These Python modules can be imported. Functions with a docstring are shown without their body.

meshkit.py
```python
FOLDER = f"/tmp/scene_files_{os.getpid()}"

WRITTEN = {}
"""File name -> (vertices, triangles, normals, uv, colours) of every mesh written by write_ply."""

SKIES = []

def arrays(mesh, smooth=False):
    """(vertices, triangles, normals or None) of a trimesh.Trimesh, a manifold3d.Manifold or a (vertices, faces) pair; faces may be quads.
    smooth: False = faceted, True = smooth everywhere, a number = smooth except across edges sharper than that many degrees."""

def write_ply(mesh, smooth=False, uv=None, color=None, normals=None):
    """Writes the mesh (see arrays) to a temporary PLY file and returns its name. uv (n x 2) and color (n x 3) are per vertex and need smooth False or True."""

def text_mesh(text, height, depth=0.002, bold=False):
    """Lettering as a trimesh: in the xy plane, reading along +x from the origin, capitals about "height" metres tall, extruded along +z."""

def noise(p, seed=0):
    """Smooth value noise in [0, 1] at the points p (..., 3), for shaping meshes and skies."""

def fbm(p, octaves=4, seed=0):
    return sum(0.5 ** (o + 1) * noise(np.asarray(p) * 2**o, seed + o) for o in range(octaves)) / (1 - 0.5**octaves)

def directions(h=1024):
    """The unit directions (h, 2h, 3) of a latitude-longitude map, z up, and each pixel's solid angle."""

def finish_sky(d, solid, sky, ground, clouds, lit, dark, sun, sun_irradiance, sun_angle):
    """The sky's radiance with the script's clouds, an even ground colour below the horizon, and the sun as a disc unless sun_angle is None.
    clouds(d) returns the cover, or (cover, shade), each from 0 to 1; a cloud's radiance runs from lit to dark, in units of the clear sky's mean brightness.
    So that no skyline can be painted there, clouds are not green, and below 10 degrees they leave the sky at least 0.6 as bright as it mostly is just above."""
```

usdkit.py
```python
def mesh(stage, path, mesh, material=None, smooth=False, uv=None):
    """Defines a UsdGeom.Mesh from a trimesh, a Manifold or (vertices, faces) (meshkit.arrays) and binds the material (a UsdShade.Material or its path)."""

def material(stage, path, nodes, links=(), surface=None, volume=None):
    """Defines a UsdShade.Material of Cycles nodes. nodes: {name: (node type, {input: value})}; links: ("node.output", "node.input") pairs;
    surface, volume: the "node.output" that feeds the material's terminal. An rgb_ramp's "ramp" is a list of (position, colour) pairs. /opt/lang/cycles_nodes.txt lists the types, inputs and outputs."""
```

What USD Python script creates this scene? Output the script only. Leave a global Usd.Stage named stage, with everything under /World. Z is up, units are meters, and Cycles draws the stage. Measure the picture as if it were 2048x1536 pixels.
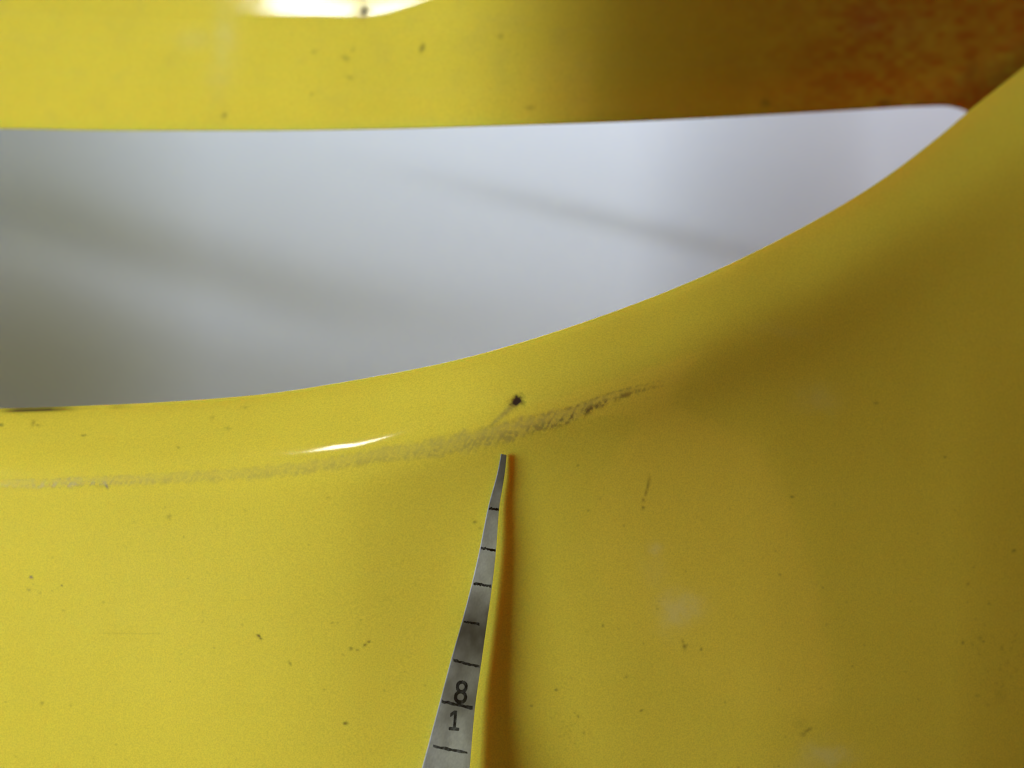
import math
import numpy as np
import trimesh
import usdkit
from meshkit import text_mesh, fbm
from pxr import Usd, UsdGeom, UsdLux, UsdShade, Gf, Sdf, Vt

stage = Usd.Stage.CreateInMemory()
UsdGeom.SetStageUpAxis(stage, UsdGeom.Tokens.z)
UsdGeom.SetStageMetersPerUnit(stage, 1.0)
UsdGeom.Xform.Define(stage, '/World')
UsdGeom.Scope.Define(stage, '/World/Looks')

# ------------------------------------------------------------------ camera
W = 0.0876                      # width of the picture at the focused plane, metres
D = 0.083                       # camera to that plane
S = W / 2048
cam = UsdGeom.Camera.Define(stage, '/World/camera')
cam.AddTranslateOp().Set(Gf.Vec3d(0, -D, 0))
cam.AddRotateXOp().Set(90.0)
FL = 26.0
cam.CreateFocalLengthAttr(FL)
cam.CreateHorizontalApertureAttr(FL * W / D)
cam.CreateVerticalApertureAttr(FL * W / D * 0.75)
cam.CreateClippingRangeAttr(Gf.Vec2f(0.001, 50))
cam.CreateFocusDistanceAttr(D + 0.002)
cam.CreateFStopAttr(FL / 1.7)   # an aperture about 1.7 mm across
cam.CreateExposureAttr(0.0)

# ------------------------------------------------------------------ lamps


def rect_lamp(name, pos, target, w, h, intensity, color):
    l = UsdLux.RectLight.Define(stage, '/World/' + name)
    pos, target = np.array(pos, float), np.array(target, float)
    z = pos - target
    z /= np.linalg.norm(z)
    x = np.cross([0, 0, 1.0], z)
    x /= np.linalg.norm(x)
    y = np.cross(z, x)
    m = Gf.Matrix4d(*x, 0, *y, 0, *z, 0, *pos, 1)
    l.AddTransformOp().Set(m)
    l.CreateWidthAttr(w)
    l.CreateHeightAttr(h)
    l.CreateIntensityAttr(intensity)
    l.CreateColorAttr(Gf.Vec3f(*color))
    return l


KEY = rect_lamp('window_lamp', (-0.62, -0.30, 0.02), (0, 0, 0), 0.17, 0.32, 29.5, (0.94, 1.0, 1.16))
TOP = rect_lamp('ceiling_lamp', (-0.55, -0.60, 0.72), (0, 0, 0), 0.13, 0.07, 30.0, (1.0, 0.98, 0.94))
FILL = rect_lamp('warm_shade_fill', (0.7, -1.5, 0.25), (0, 0, 0), 1.2, 1.2, 0.68, (1.0, 0.40, 0.07))  # added fill that reddens the shaded areas, no such lamp known
BACK = rect_lamp('backdrop_fill', (0.02, 0.145, 0.34), (0.02, 0.345, 0.28), 0.30, 0.05, 136.0, (0.82, 0.94, 1.20))  # added unseen light behind the rail to brighten the backdrop


# ------------------------------------------------------------------ helpers
def at(u, v, y):
    """Point of the place at depth y (metres behind the focused plane) seen at u, v of a 2048 x 1536 picture."""
    k = (D + y) / D
    return np.stack([(u - 1024) * S * k, y + 0 * u, (768 - v) * S * k], -1)


def grid_mesh(P):
    n, m = P.shape[:2]
    i = np.arange(n * m).reshape(n, m)
    a, b, c, d = i[:-1, :-1].ravel(), i[1:, :-1].ravel(), i[1:, 1:].ravel(), i[:-1, 1:].ravel()
    return P.reshape(-1, 3), np.vstack([np.stack([a, b, c], 1), np.stack([a, c, d], 1)])


def spline(pts):
    from scipy.interpolate import PchipInterpolator
    p = np.array(pts, float)
    f = PchipInterpolator(p[:, 0], p[:, 1], extrapolate=True)
    return f


def step(x):
    x = np.clip(x, 0, 1)
    return x * x * (3 - 2 * x)


def custom(prim, **kw):
    for k, v in kw.items():
        prim.SetCustomDataByKey(k, v)


def primvar(m, name, values):
    UsdGeom.PrimvarsAPI(m).CreatePrimvar(name, Sdf.ValueTypeNames.FloatArray, 'vertex').Set(
        Vt.FloatArray.FromNumpy(np.asarray(values, np.float32).ravel()))


def mat(name, nodes, links=(), surface='p.BSDF'):
    return usdkit.material(stage, '/World/Looks/' + name, nodes, links, surface=surface)


# ------------------------------------------------------------------ materials
YELLOW = (0.80, 0.67, 0.058)
yellow = mat('yellow_plastic', {
    'tc': ('texture_coordinate', {}),
    'grain': ('noise_texture', {'scale': 7000.0, 'detail': 1.0}),
    'grainr': ('map_range', {'from_min': 0.3, 'from_max': 0.7, 'to_min': 0.92, 'to_max': 1.08}),
    'blot': ('noise_texture', {'scale': 60.0, 'detail': 3.0}),
    'blotr': ('map_range', {'from_min': 0.3, 'from_max': 0.7, 'to_min': 0.97, 'to_max': 1.03}),
    'gm': ('math', {'math_type': 'multiply'}),
    'gv': ('vector_math', {'math_type': 'scale', 'vector1': YELLOW}),
    'scuff': ('attribute', {'attribute': 'scuff'}),
    'haze': ('attribute', {'attribute': 'milky'}),
    'dirt': ('attribute', {'attribute': 'dirt'}),
    'm1': ('mix', {'color2': (0.44, 0.375, 0.11)}),
    'm2': ('mix', {'color2': (0.78, 0.73, 0.25)}),
    'shade_tint': ('attribute', {'attribute': 'shade_tint'}),
    'm4': ('mix', {'color2': (0.56, 0.15, 0.015)}),  # red-brown of the shade painted on the rail
    'm3': ('mix', {'color2': (0.045, 0.024, 0.014)}),
    'wear': ('math', {'math_type': 'add'}),
    'rough': ('math', {'math_type': 'multiply_add', 'value2': 0.26, 'value3': 0.08}),
    'bn': ('noise_texture', {'scale': 350.0, 'detail': 2.0}),
    'b': ('bump', {'strength': 0.05, 'distance': 0.0002}),
    'p': ('principled_bsdf', {'ior': 1.48, 'subsurface_method': 'burley', 'subsurface_weight': 0.75,
                              'subsurface_scale': 0.0032, 'subsurface_radius': (1.0, 0.16, 0.03)}),
}, [('tc.object', 'grain.vector'), ('grain.fac', 'grainr.value'), ('tc.object', 'blot.vector'), ('blot.fac', 'blotr.value'),
    ('grainr.result', 'gm.value1'), ('blotr.result', 'gm.value2'), ('gm.value', 'gv.scale'),
    ('gv.vector', 'm1.color1'), ('scuff.fac', 'm1.fac'), ('m1.color', 'm2.color1'), ('haze.fac', 'm2.fac'),
    ('m2.color', 'm4.color1'), ('shade_tint.fac', 'm4.fac'), ('m4.color', 'm3.color1'), ('dirt.fac', 'm3.fac'), ('m3.color', 'p.base_color'),
    ('scuff.fac', 'wear.value1'), ('dirt.fac', 'wear.value2'), ('wear.value', 'rough.value1'), ('rough.value', 'p.roughness'),
    ('tc.object', 'bn.vector'), ('bn.fac', 'b.height'), ('b.normal', 'p.normal')])

white = mat('white_sheet', {
    'tc': ('texture_coordinate', {}),
    'n': ('noise_texture', {'scale': 2200.0, 'detail': 2.0}),
    'r': ('rgb_ramp', {'ramp': [(0.3, (0.72, 0.735, 0.75)), (0.7, (0.80, 0.81, 0.82))]}),
    'p': ('principled_bsdf', {'roughness': 0.85, 'specular_ior_level': 0.2}),
}, [('tc.object', 'n.vector'), ('n.fac', 'r.fac'), ('r.color', 'p.base_color')])

paper = mat('grey_paper', {
    'tc': ('texture_coordinate', {}),
    'n': ('noise_texture', {'scale': 4200.0, 'detail': 3.0}),
    'r': ('rgb_ramp', {'ramp': [(0.3, (0.70, 0.75, 0.81)), (0.7, (0.82, 0.87, 0.92))]}),
    's': ('noise_texture', {'scale': 500.0, 'detail': 3.0}),
    'sm': ('attribute', {'attribute': 'smudge_dimming'}),
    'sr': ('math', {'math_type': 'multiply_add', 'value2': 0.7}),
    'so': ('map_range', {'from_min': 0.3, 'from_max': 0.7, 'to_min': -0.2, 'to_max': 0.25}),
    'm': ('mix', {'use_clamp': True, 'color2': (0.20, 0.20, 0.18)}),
    'p': ('principled_bsdf', {'roughness': 0.7, 'specular_ior_level': 0.25}),
    't': ('translucent_bsdf', {}),
    'mx': ('mix_closure', {'fac': 0.62}),
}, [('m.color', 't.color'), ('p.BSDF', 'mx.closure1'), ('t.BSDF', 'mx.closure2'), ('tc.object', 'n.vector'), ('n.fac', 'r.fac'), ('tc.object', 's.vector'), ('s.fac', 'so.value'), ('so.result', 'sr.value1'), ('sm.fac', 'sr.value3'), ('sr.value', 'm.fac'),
    ('r.color', 'm.color1'), ('m.color', 'p.base_color')], surface='mx.closure')

def make_ink(name, clear):
    return mat(name, {
        'tc': ('texture_coordinate', {}),
        'n': ('noise_texture', {'scale': 2600.0, 'detail': 2.0}),
        'r': ('map_range', {'from_min': 0.35, 'from_max': 0.68, 'to_min': clear - 0.15, 'to_max': clear + 0.25, 'clamp': True}),
        'p': ('principled_bsdf', {'base_color': (0.05, 0.045, 0.045), 'roughness': 0.8, 'specular_ior_level': 0.2}),
        't': ('transparent_bsdf', {}),
        'mx': ('mix_closure', {}),
    }, [('tc.object', 'n.vector'), ('n.fac', 'r.value'), ('r.result', 'mx.fac'), ('p.BSDF', 'mx.closure1'), ('t.BSDF', 'mx.closure2')], surface='mx.closure')


ink = make_ink('black_ink', 0.20)
faded_ink = make_ink('faded_ink', 0.36)

# ------------------------------------------------------------------ backdrop: a white sheet with soft folds
u1, v1 = np.linspace(-900, 2950, 360), np.linspace(-700, 2200, 300)
U, V = np.meshgrid(u1, v1)


def band(ctrl, width, amp):
    c = spline(ctrl)(np.clip(U, ctrl[0][0], ctrl[-1][0]))
    w = width(U) if callable(width) else width
    a = amp(U) if callable(amp) else amp
    return a * np.exp(-((V - c) / w) ** 2)


slope = np.zeros_like(U)
slope += band([(-900, 250), (0, 420), (400, 530), (700, 610), (1100, 650), (1500, 640), (2900, 600)], 75, lambda u: -0.10 * np.exp(-((u - 450) / 560) ** 2))
slope += band([(-900, 420), (0, 500), (300, 590), (700, 700), (2900, 900)], 55, lambda u: 0.05 * np.exp(-((u - 250) / 500) ** 2))
slope += band([(-900, 60), (700, 330), (1000, 395), (1250, 455), (1500, 515), (2900, 840)], 26, lambda u: -0.11 * np.exp(-((u - 1280) / 380) ** 2))
slope += band([(-900, 640), (0, 740), (900, 830), (2900, 950)], 150, -0.09)
slope -= 0.25 * step((U - 1250) / 500) + 0.07 * step((420 - U) / 500)
yb = 0.20 + np.cumsum(slope, 0) * -(v1[1] - v1[0]) * S * 1.6
# turning away at the far left and at the right
yb += 0.018 * step((U - 1250) / 900) * ((U - 1250) / 900).clip(0, 2) + 0.020 * step((350 - U) / 900) * ((350 - U) / 900).clip(0, 2)
P = at(U, V, yb)
bd = usdkit.mesh(stage, '/World/backdrop', grid_mesh(P), white, smooth=True)
custom(bd.GetPrim(), kind='structure', label='soft white sheet with faint folds seen through the opening', category='backdrop')

# ------------------------------------------------------------------ the yellow moulding
shell = UsdGeom.Xform.Define(stage, '/World/moulded_shell')
custom(shell.GetPrim(), label='glossy yellow moulded plastic shell with a curved opening and a scuffed ridge', category='moulded shell')

EDGE = spline([(-6500, -3400), (-3600, -600), (-2950, 135), (-2700, 330), (-2100, 620), (-1300, 800), (-500, 838), (0, 822), (250, 813), (500, 796), (750, 758), (900, 728), (1000, 702), (1200, 638), (1400, 560),
               (1600, 461), (1750, 370), (1870, 280), (1940, 221), (2048, 135), (2600, -330)])
RIDGE = spline([(-6500, -3200), (-3600, -400), (-2950, 312), (-2100, 720), (-1300, 910), (-500, 945), (0, 935), (200, 940), (400, 941), (500, 939), (590, 932.5), (650, 925.5), (700, 918), (850, 884), (1000, 840), (1150, 796), (1300, 750),
                (1550, 640), (1800, 485), (2048, 312), (2600, -100)])
RW = spline([(-6500, 190), (-2950, 190), (-2100, 110), (-1300, 70), (-500, 62), (0, 60), (500, 78), (700, 80), (1000, 74), (1300, 90), (1600, 115), (2048, 135), (2600, 150)])


def integrate(fn, u):
    uu = np.arange(-6700, 2800, 2.0)
    F = np.concatenate([[0], np.cumsum(fn(uu[:-1] + 1) * 2.0 * S)])
    F -= np.interp(1000, uu, F)
    return np.interp(u, uu, F)


AX = spline([(-6500, -0.40), (-3000, -0.25), (-500, -0.17), (0, -0.23), (450, -0.22), (600, -0.18), (665, -0.15), (740, -0.092), (850, -0.085), (1000, -0.115), (1150, -0.09), (1300, -0.05), (1700, 0.07), (2048, 0.32), (2600, 0.6)])
EX = spline([(-6500, 0), (700, 0), (900, 0.12), (1050, 0.37), (1300, 0.58), (1500, 0.82), (1800, 1.15), (2048, 1.25), (2600, 1.2)])
CH = spline([(-6500, 0.75), (-500, 0.75), (0, 0.75), (700, 0.75), (950, 0.62), (1200, 0.38), (1500, 0.08), (1750, -0.12), (2048, -0.18), (2600, -0.18)])
M0 = spline([(-6500, 0.0), (300, 0.0), (700, -0.05), (1100, -0.16), (1500, -0.38), (1900, -0.68), (2300, -0.86), (2600, -0.58)])
M1 = spline([(-6500, 0.0), (550, 0.0), (900, -0.15), (1300, -0.20), (1700, -0.1), (2600, 0.0)])

nu, nt = 1000, 560
u1 = np.concatenate([np.linspace(-6200, -340, 60), np.linspace(-320, -8, 40), np.linspace(0, 2048, nu), np.linspace(2056, 2400, 40)])  # unseen far left closes the opening, added to block the window light
e1, r1, w1 = EDGE(u1), RIDGE(u1), RW(u1)
tt = np.concatenate([np.linspace(0, 1, nt), 1 + np.linspace(0.02, 8.0, 60)])
bot = 1560.0
U = np.broadcast_to(u1, (len(tt), len(u1))).copy()
V = e1[None] + tt[:, None] * (bot - e1)[None]
T = V - r1[None]                                    # below the ridge: positive
roll = step((T / w1[None] + 1) / 2)
main = M0(U) * np.exp(-np.clip(T, 0, None) / 300.0) + M1(U) * np.exp(-np.clip(T, 0, None) / 110.0) + 0.06 * step(T / 900) * step((4000 - T) / 2000)
sl = CH(U) * (1 - roll) + main * roll                # dy/dz
# tighter turn just under the edge
sl += (1 - step((u1[None] - 1250) / 450)) * (0.9 * np.exp(-(V - e1[None]) / 9.0) + 0.25 * np.exp(-(V - e1[None]) / 38.0))
dz = np.diff(V, axis=0) * S
acc = np.concatenate([np.zeros((1, len(u1))), np.cumsum((sl[1:] + sl[:-1]) / 2 * dz, 0)], 0)
acc = acc - np.array([np.interp(0.0, T[:, k], acc[:, k]) for k in range(len(u1))])[None]
Y = integrate(AX, u1)[None] - acc + integrate(EX, u1)[None] * np.exp(-np.clip(T + 150, -320, None) / 330.0)
panel_y = Y.copy()


# -- wear painted on the surface: a scuffed band, a chip, specks and milky wiped patches
def tex(scale, seed, oct=3, sx=1.0):
    return fbm(np.stack([U / scale * sx, V / scale, 0 * U], -1), oct, seed)


SC = spline([(-6500, 966), (-500, 966), (0, 968), (200, 962), (450, 950), (600, 936), (700, 921), (800, 905), (900, 889), (1000, 866), (1080, 846),
             (1150, 825), (1200, 803), (1260, 783), (1340, 762), (1550, 655), (2600, 100)])
SWD = spline([(-6500, 10), (-500, 10), (0, 10), (300, 12), (600, 14), (800, 18), (1000, 23), (1080, 20), (1160, 15), (1220, 11), (1300, 8), (1550, 5), (2600, 4)])
SAM = spline([(-6500, 0.15), (-500, 0.15), (0, 0.18), (180, 0.32), (450, 0.30), (800, 0.44), (1000, 0.56), (1150, 0.55), (1240, 0.25), (1330, 0.05), (1400, 0.0), (1500, 0.0), (2600, 0.0)])
dd = (V - SC(U)) / SWD(U)
n1, n2 = tex(6, 1), tex(16, 5)
n3 = fbm(np.stack([(U + 0.6 * V) / 4.5, V / 22.0, 0 * U], -1), 3, 61)
scuff = SAM(U) * step((1.25 - np.abs(dd) + 0.9 * (n2 - 0.5)) / 0.8) * np.clip(0.58 + 0.6 * (n3 - 0.4) + 0.7 * (n1 - 0.45), 0, 1)
tail = np.abs((V - 860) * (1035 - 972) - (U - 972) * (803 - 860)) / math.hypot(63, 57)
along = ((U - 972) * 63 + (V - 860) * -57) / (63 ** 2 + 57 ** 2)
tailm = np.exp(-(tail / (2.5 + 5 * np.clip(along, 0, 1))) ** 2) * step(along / 0.3) * step((1.1 - along) / 0.15)
scuff = np.maximum(scuff, 0.42 * tailm)
dirt = np.zeros_like(U)
DAM = spline([(-6500, 0.05), (-500, 0.05), (0, 0.12), (180, 0.34), (300, 0.12), (800, 0.15), (950, 0.20), (1060, 0.32), (1120, 0.60), (1170, 0.75), (1235, 0.66), (1300, 0.28), (1350, 0.07), (1400, 0.0), (2600, 0)])
dirt += DAM(U) * np.exp(-((dd - 0.5) / 0.6) ** 2) * np.clip((0.5 * (n1 + n3) - 0.42) * 5, 0, 1)
dirt += 0.55 * DAM(U) * np.exp(-((dd + 0.75) / 0.25) ** 2) * np.clip((0.5 * (n1 + n3) - 0.38) * 4, 0, 1)
dirt += 0.28 * tailm * np.clip(n1 * 1.6 - .2, 0, 1)


def speck(u, v, ru, rv, a, ang=0.0, rough=0.5):
    global dirt
    lo, hi = np.searchsorted(u1, [u - 6 * max(ru, rv), u + 6 * max(ru, rv)])
    s = np.s_[:, lo:hi]
    c, q = math.cos(ang), math.sin(ang)
    x, y = U[s] - u, V[s] - v
    d = ((x * c + y * q) / ru) ** 2 + ((-x * q + y * c) / rv) ** 2
    dirt[s] = np.maximum(dirt[s], a * np.exp(-d * np.clip(1 + rough * (n1[s] - 0.5) * 4, 0.5, 3)))


speck(1034, 802, 12, 8, 1.7, -0.7, 0.4)
speck(1025, 811, 5, 3, 0.6, -0.8, 0.6)
speck(1040, 795, 5, 3, 0.9, -0.9, 0.5)
speck(1043, 806, 6, 6, 0.55, 0, 0.8)
speck(1028, 812, 5, 4, 0.5, -0.7)
for a in [(62, 1154, 3.2, 3.2, .85), (58, 1180, 3, 2.5, .4), (124, 1171, 2.4, 2.2, .7), (80, 1186, 3, 3, .2), (213, 972, 2.6, 6, .75, -.5), (518, 1272, 5.5, 2.8, .85, .6),
          (521, 1277, 3, 2.4, .7), (580, 1327, 2.2, 5, .5, -.5), (690, 1447, 4, 3.2, .75), (702, 1297, 3, 3, .5), (715, 1300, 3, 2.3, .45),
          (730, 1290, 4, 2.3, .75, -.5), (738, 1284, 3, 2, .7, -.6), (686, 1310, 3, 3, .2), (665, 1245, 2.4, 2.4, .4), (338, 1033, 4, 4, .32), (166, 871, 4, 2.4, .5), (171, 870, 2, 2, .5),
          (357, 895, 3, 3, .35), (67, 846, 4, 6, .4, .6), (75, 850, 5, 3, .35), (2, 850, 4, 3, .6), (84, 1406, 3, 3, .4), (142, 1411, 3, 3, .25), (950, 1044, 3, 3, .5), (960, 1057, 3, 3, .3),
          (655, 995, 3, 3, .25), (1296, 970, 2.6, 13, .55, .16), (1292, 985, 2.6, 6, .5, .1), (1287, 1000, 3, 4, .5), (1286, 1015, 3, 3.4, .6), (1300, 960, 2, 8, .25),
          (1584, 994, 4, 2.4, .45), (1560, 1149, 2.6, 2.6, .35), (1206, 1251, 2.4, 3, .5), (1369, 1293, 4.5, 5.5, .55), (1366, 1284, 3, 5, .3), (1402, 1299, 2.4, 3, .55),
          (1112, 1380, 2.6, 2.6, .6), (1063, 1412, 3, 2, .45), (1156, 1433, 2, 3, .5), (1253, 1354, 3, 2.2, .4), (1283, 1421, 4.4, 2, .6, -.5), (1168, 1466, 2, 4, .3),
          (1615, 1461, 10, 4, .42, -.5), (1607, 1468, 5, 4, .35), (1600, 1447, 12, 9, .10), (1926, 1285, 3, 3, .5), (1967, 1283, 3, 3, .35), (2004, 1297, 3, 4, .3), (2028, 1101, 5, 3, .5, -.5), (2000, 1390, 12, 16, .10),
          (1936, 1168, 3, 3, .35), (1978, 1207, 3, 3, .3), (1890, 914, 3, 2.4, .5), (1752, 806, 5, 3, .35), (1200, 996, 3, 4, .22), (1450, 1404, 2.4, 2.4, .35), (1156, 931, 2, 2, .4), (455, 856, 6, 3, .25), (490, 815, 5, 3, .3), (425, 835, 4, 5, .18)]:
    speck(*a)
# the small wiped-off print near the bottom and odd dust
rng = np.random.default_rng(7)
for _ in range(26):
    speck(1140 + rng.normal(0, 14), 1455 + rng.normal(0, 22), 2.4, 2.0, rng.uniform(.08, .22))
for _ in range(90):
    speck(rng.uniform(0, 2048), rng.uniform(1000, 1536), rng.uniform(1.6, 2.6), rng.uniform(1.6, 2.6), rng.uniform(.10, .32))
for _ in range(30):
    speck(rng.uniform(1920, 2048), rng.uniform(1270, 1420), rng.uniform(2, 4), rng.uniform(2, 6), rng.uniform(.05, .2), rng.uniform(0, 3))
# hairline scratches
for (a, b, c, d, am) in [(200, 1266, 330, 1268, .12), (420, 1202, 520, 1199, .05), (900, 742, 990, 719, .05)]:
    L = math.hypot(c - a, d - b)
    q = ((U - a) * (c - a) + (V - b) * (d - b)) / L ** 2
    dist = np.abs((U - a) * (d - b) - (V - b) * (c - a)) / L
    dirt = np.maximum(dirt, am * np.exp(-(dist / 1.6) ** 2) * step(q / .1) * step((1 - q) / .1))
# black rub along the very edge at the left
rub = np.exp(-((V - e1[None] - 0.5) / 4.0) ** 2) * step((U + 20) / 60) * step((290 - U) / 160) * np.clip((tex(30, 9, 3, 0.35) - 0.33) * 4, 0, 1)
dirt = np.maximum(dirt, 0.95 * rub)
milky = np.zeros_like(U)
wx, wy = tex(45, 71, 4), tex(45, 75, 4)
for (a, b, ra, rb, am) in [(1358, 1222, 38, 38, .50), (1370, 1205, 25, 22, .25), (1308, 1095, 16, 20, .30), (1310, 1140, 30, 40, .10), (1660, 1512, 48, 24, .42),
                           (1640, 1530, 60, 20, .2), (1640, 790, 40, 26, .16), (1570, 660, 60, 14, .08), (300, 1180, 300, 200, .05)]:
    g = np.exp(-((U - a + 50 * (wx - 0.5)) / ra) ** 2 - ((V - b + 50 * (wy - 0.5)) / rb) ** 2)
    milky = np.maximum(milky, am * g * np.clip(0.2 + 1.2 * n2 + 0.5 * n1, 0, 1.2))
# faint wiping streaks along the panel
milky += 0.05 * np.clip(fbm(np.stack([U / 420, V / 14, 0 * U], -1), 3, 21) - 0.5, 0, 1)
# the chip is a little pit
Y = Y + 0.00005 * np.exp(-((U - 1036) / 14) ** 2 - ((V - 804) / 12) ** 2)

# roll the sheet over its edge to the back
over = [(-1.2, .03), (-3.2, .10), (-4.8, .25), (-5.6, .4), (-5.2, .7), (-1.0, 1.0), (8.0, 1.2), (60.0, 1.3)]
Ur = np.broadcast_to(u1, (len(over), len(u1)))
Vr = np.stack([e1 + (a if a > 0 else a * (1 - 0.8 * step((u1 - 1450) / 400))) for a, b in over])
Yr = np.stack([Y[0] + b * 1e-3 * (1 - 0.92 * step((u1 - 1450) / 400)) for a, b in over])
UU, VV, YY = np.concatenate([Ur[::-1], U]), np.concatenate([Vr[::-1], V]), np.concatenate([Yr[::-1], Y])
n0 = len(over)


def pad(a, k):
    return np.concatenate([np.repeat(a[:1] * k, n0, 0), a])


panel = usdkit.mesh(stage, '/World/moulded_shell/panel', grid_mesh(at(UU, VV, YY)), yellow, smooth=True)
custom(panel.GetPrim(), label='broad yellow panel with a rolled lip, scuffed ridge and dark chip')
primvar(panel, 'scuff', pad(scuff, 0))
primvar(panel, 'milky', pad(milky, 0))
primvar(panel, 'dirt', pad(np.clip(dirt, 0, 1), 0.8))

# ---- the rail above the opening, farther back
RE = spline([(-6500, -60), (-3000, 210), (-700, 250), (0, 256), (250, 260), (500, 260), (750, 257), (1000, 250), (1250, 242), (1500, 230), (1700, 219), (1840, 211), (1885, 210)])
ucol = np.concatenate([np.linspace(-6000, -620, 60), np.linspace(-600, 1880, 640), 1880 + 75 * np.sin(np.linspace(0.02, 1, 50) * math.pi / 2), np.linspace(1958, 2700, 120)])
er = np.where(ucol <= 1880, RE(np.minimum(ucol, 1880)), 210 + 40 * (1 - np.sqrt(np.clip(1 - ((ucol - 1880) / 75.0) ** 2, 0, 1))))
er = np.where(ucol > 1955, 250 + (ucol - 1955) * 0.0 + 260 * step((ucol - 1955) / 20), er)
tt = np.concatenate([0.08 * np.linspace(0, 1, 260) ** 1.15, np.linspace(0.085, 1, 60)])
top = -7500.0  # rail carried up out of view, added height to block the backdrop light
U = np.broadcast_to(ucol, (len(tt), len(ucol))).copy()
V = er[None] + tt[:, None] * (top - er)[None]
BX = spline([(-6500, -0.4), (-700, -0.22), (0, -0.25), (400, -0.335), (540, -0.335), (640, -0.305), (740, -0.298), (860, -0.305), (930, -0.21), (1010, 0.02), (1130, 0.38), (1310, 0.72), (1620, 0.92), (2048, 1.0), (2700, 1.0)])
# dy/dz: nearly upright face, a crisp roll near the top, a turn under at the lower edge
TL = spline([(-6500, 30), (-700, 30), (0, 30), (500, 36), (720, 36), (860, 2), (1000, -45), (1300, -120), (2700, -300)])
tr = TL(U) - V
sz = 0.10 + 0.18 * step((tr + 5) / 10.0) + 0.35 * step(tr / 260) - 0.60 * step((tr - 250) / 300) - 0.2 * (ucol[None] < 1930) * np.exp(-(er[None] - V) / 5.0)
acc = np.concatenate([np.zeros((1, len(ucol))), np.cumsum((sz[1:] + sz[:-1]) / 2 * -np.diff(V, axis=0) * S, 0)], 0)
acc = acc - np.array([np.interp(-180.0, -V[:, k], acc[:, k]) for k in range(len(ucol))])[None]
Y = 0.026 + integrate(BX, ucol)[None] + acc
u1 = ucol
n1, n2 = tex(9, 31), tex(22, 35)
dirt = np.zeros_like(U)
for a in [(728, 22, 8, 12, .9, .3), (745, 20, 3, 5, .4), (449, 230, 5, 5, .5), (844, 97, 4, 9, .6, .35), (691, 116, 8, 5, .35, .4), (700, 155, 7, 5, .28, .4), (627, 104, 5, 4, .25), (623, 188, 3.5, 3.5, .3), (1002, 73, 5, 5, .3),
          (705, 100, 4, 4, .25), (1060, 215, 7, 5, .3), (1530, 205, 8, 8, .4), (1770, 206, 14, 8, .4), (1940, 150, 14, 30, .3, .6)]:
    speck(*a)
shade_tint = np.clip(0.72 + 0.6 * (tex(70, 41, 2, 0.6) - 0.5) + 0.7 * (tex(14, 43, 2, 0.7) - 0.5), 0, 0.9) * step((U - 1250) / 600)  # red-brown shade and reflection painted into the colour of the right end
milky = np.zeros_like(U)
for (a, b, ra, rb, am) in [(450, 80, 26, 60, .30), (390, 80, 40, 24, .16), (440, 150, 30, 40, .12), (1735, 42, 34, 30, .42), (1800, 60, 60, 40, .1)]:  # the patches towards the right end are a reflection painted in
    milky = np.maximum(milky, am * np.exp(-((U - a) / ra) ** 2 - ((V - b) / rb) ** 2) * np.clip(.5 + n2, 0, 1.2))
milky += 0.08 * np.clip(fbm(np.stack([U / 420, V / 12, 0 * U], -1), 3, 22) - 0.45, 0, 1)
scuff = 0.1 * np.clip((tex(40, 51) - 0.5) * 3, 0, 1)
over = [(1.0, .05), (1.8, .2), (2.0, .5), (1.5, 1.2), (-2.0, 2.4), (-8.0, 2.9), (-60.0, 3.0)]
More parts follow.
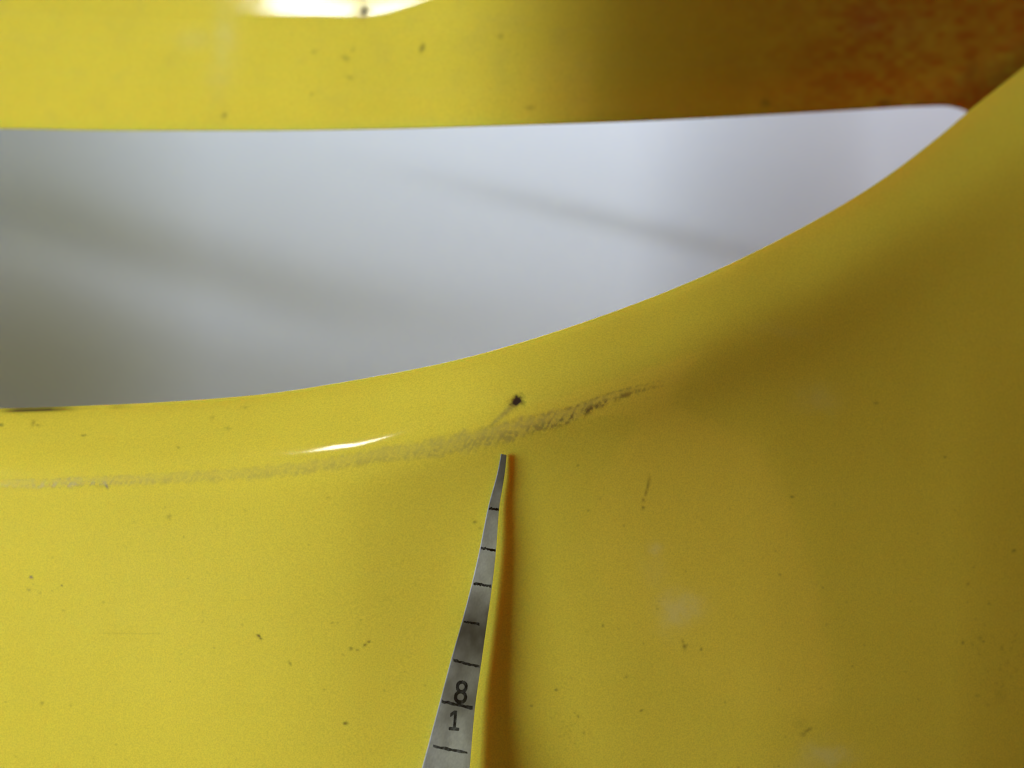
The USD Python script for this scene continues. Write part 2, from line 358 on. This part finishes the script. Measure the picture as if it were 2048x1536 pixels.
UU = np.concatenate([np.broadcast_to(ucol, (len(over), len(ucol))), U])
VV = np.concatenate([np.stack([er + a for a, b in over])[::-1], V])
YY = np.concatenate([np.stack([Y[0] + b * 1e-3 for a, b in over])[::-1], Y])
n0 = len(over)
v_, f_ = grid_mesh(at(UU, VV, YY))
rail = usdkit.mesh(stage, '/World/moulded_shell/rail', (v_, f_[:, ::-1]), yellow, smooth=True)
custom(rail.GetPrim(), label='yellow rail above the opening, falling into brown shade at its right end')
primvar(rail, 'shade_tint', pad(shade_tint, 1.0))
primvar(rail, 'scuff', pad(scuff, 0))
primvar(rail, 'milky', pad(milky, 0))
primvar(rail, 'dirt', pad(np.clip(dirt, 0, 1), 0))

# ------------------------------------------------------------------ the paper ruler, a tapered strip standing off the panel
ruler = UsdGeom.Xform.Define(stage, '/World/paper_ruler')
custom(ruler.GetPrim(), label='narrow grey pointed paper ruler with dark ticks, its tip at the scuffed ridge', category='ruler')
LE = spline([(908, 1003), (940, 997), (1016, 977), (1096, 961), (1166, 945), (1243, 925), (1320, 903), (1403, 881), (1536, 845), (1900, 735)])
RI = spline([(908, 1013), (940, 1010), (1016, 998), (1096, 992), (1166, 984), (1243, 973), (1320, 962), (1403, 950), (1536, 938), (1900, 900)])
HR = spline([(900, 0.12), (1000, 0.25), (1200, 0.40), (1536, 0.62), (1900, 1.1)])
XS = 1.02                                           # the strip stands steeply: depth over width
from scipy.interpolate import RegularGridInterpolator  # panel depth under the ruler
gu = np.concatenate([np.linspace(-6200, -340, 60), np.linspace(-320, -8, 40), np.linspace(0, 2048, nu), np.linspace(2056, 2400, 40)])
gt = np.concatenate([np.linspace(0, 1, nt), 1 + np.linspace(0.02, 8.0, 60)])
PY = RegularGridInterpolator((gt, gu), panel_y, bounds_error=False, fill_value=None)


def panel_depth(u, v):
    e = EDGE(u)
    return PY(np.stack([(v - e) / (1560.0 - e), u], -1))


def strip_y(u, v):
    """Depth of the ruler's face at u, v."""
    yr = panel_depth(RI(v), v) - HR(v) * 1e-3
    return yr - (RI(v) - u) * S * XS


vv = np.linspace(908, 1900, 160)
kk = np.linspace(0, 1, 7)
UU = LE(vv)[:, None] * (1 - kk) + RI(vv)[:, None] * kk
VV = np.broadcast_to(vv[:, None], UU.shape) + 0.0
VV = VV + (UU - LE(vv)[:, None]) * 0.17
F = at(UU, VV, strip_y(UU, VV))
nrm = np.cross(F[1:, 1:] - F[:-1, :-1], F[1:, :-1] - F[:-1, 1:]).mean((0, 1))
nrm /= np.linalg.norm(nrm)
if nrm[1] > 0:
    nrm = -nrm
B = F - nrm * 0.00007
vf, ff = grid_mesh(F)
vb, fb = grid_mesh(B)
n, m = F.shape[:2]
idx = np.arange(n * m).reshape(n, m)
loop = np.concatenate([idx[0, :-1], idx[:-1, -1], idx[-1, :0:-1], idx[:0:-1, 0]])
nx = np.roll(loop, -1)
side = np.vstack([np.stack([loop, nx, nx + n * m], 1), np.stack([loop, nx + n * m, loop + n * m], 1)])
tm = trimesh.Trimesh(np.vstack([vf, vb]), np.vstack([ff, fb[:, ::-1] + n * m, side]), process=False)
tm.fix_normals()
st = usdkit.mesh(stage, '/World/paper_ruler/strip', tm, paper)
sm = 0.04 + np.exp(-((VV - 1265) / 75.0) ** 2) * 0.62 + 0.30 * np.exp(-((VV - 1400) / 60.0) ** 2) + 0.55 * step((1100 - VV) / 170.0)  # smears, plus a tip painted darker to offset the light it catches
primvar(st, 'smudge_dimming', np.concatenate([sm.ravel(), sm.ravel()]))


def on_strip(u, v, lift):
    u, v = np.asarray(u, float), np.asarray(v, float)
    return at(u, v, strip_y(u, v)) + nrm * np.asarray(lift)[..., None]


def ink_patch(name, pts, material, thick=0.00003):
    """A thin printed line along the polyline pts = (u, v, half width in v)."""
    p = np.array(pts, float)
    a = np.stack([p[:, 0], p[:, 1] - p[:, 2]], 1)
    b = np.stack([p[:, 0], p[:, 1] + p[:, 2]], 1)
    ring = []
    for lift in (0.00001, thick):
        ring.append(on_strip(a[:, 0], a[:, 1], np.full(len(a), lift)))
        ring.append(on_strip(b[:, 0], b[:, 1], np.full(len(a), lift)))
    G = np.stack([ring[0], ring[2], ring[3], ring[1], ring[0]])
    v_, f_ = grid_mesh(G)
    t = trimesh.Trimesh(v_, f_)
    t.merge_vertices()
    t.fix_normals()
    usdkit.mesh(stage, '/World/paper_ruler/' + name, t, material)


rng = np.random.default_rng(3)
for k, (vl, vr, w, a, b) in enumerate([(1017, 1019, 2.3, .02, .98), (1096, 1101, 2.4, .02, .98), (1167, 1172, 2.8, .05, .97), (1243, 1250, 2.2, .05, .72),
                                       (1320, 1333, 2.8, .06, .98), (1402, 1417, 3.2, .03, .95), (1490, 1507, 2.6, .10, .93), (1585, 1606, 2.8, .1, .95), (1690, 1712, 2.8, .1, .95)]):
    pts = []
    for q in np.linspace(a, b, 14):
        v = vl + (vr - vl) * q
        u = LE(v) * (1 - q) + RI(v) * q
        pts.append((u, v + rng.normal(0, .5), w * (1 + rng.normal(0, .18))))
    ink_patch('tick_mark' + ('_%03d' % k if k else ''), pts, ink if k < 3 else faded_ink)


def numeral(name, ch, uc, vc, h, ang, squash=1.0):
    t = text_mesh(ch, 1.0, 0.1, bold=True)
    p = t.vertices.copy()
    c = (p.max(0) + p.min(0)) / 2
    x, y, z = (p[:, 0] - c[0]) * h * squash, (p[:, 1] - c[1]) * h, p[:, 2]
    ca, sa = math.cos(ang), math.sin(ang)
    u, v = uc + x * ca - y * sa * -1, vc - (y * ca - x * sa)
    lift = np.where(z > 0.05, 0.00003, 0.00001)
    g = trimesh.Trimesh(on_strip(u, v, lift), t.faces, process=False)
    g.fix_normals()
    usdkit.mesh(stage, '/World/paper_ruler/' + name, g, faded_ink)


numeral('numeral', '8', 922, 1384, 44, 0.12, 0.8)
numeral('numeral_001', '1', 909, 1441, 38, 0.08, 0.8)
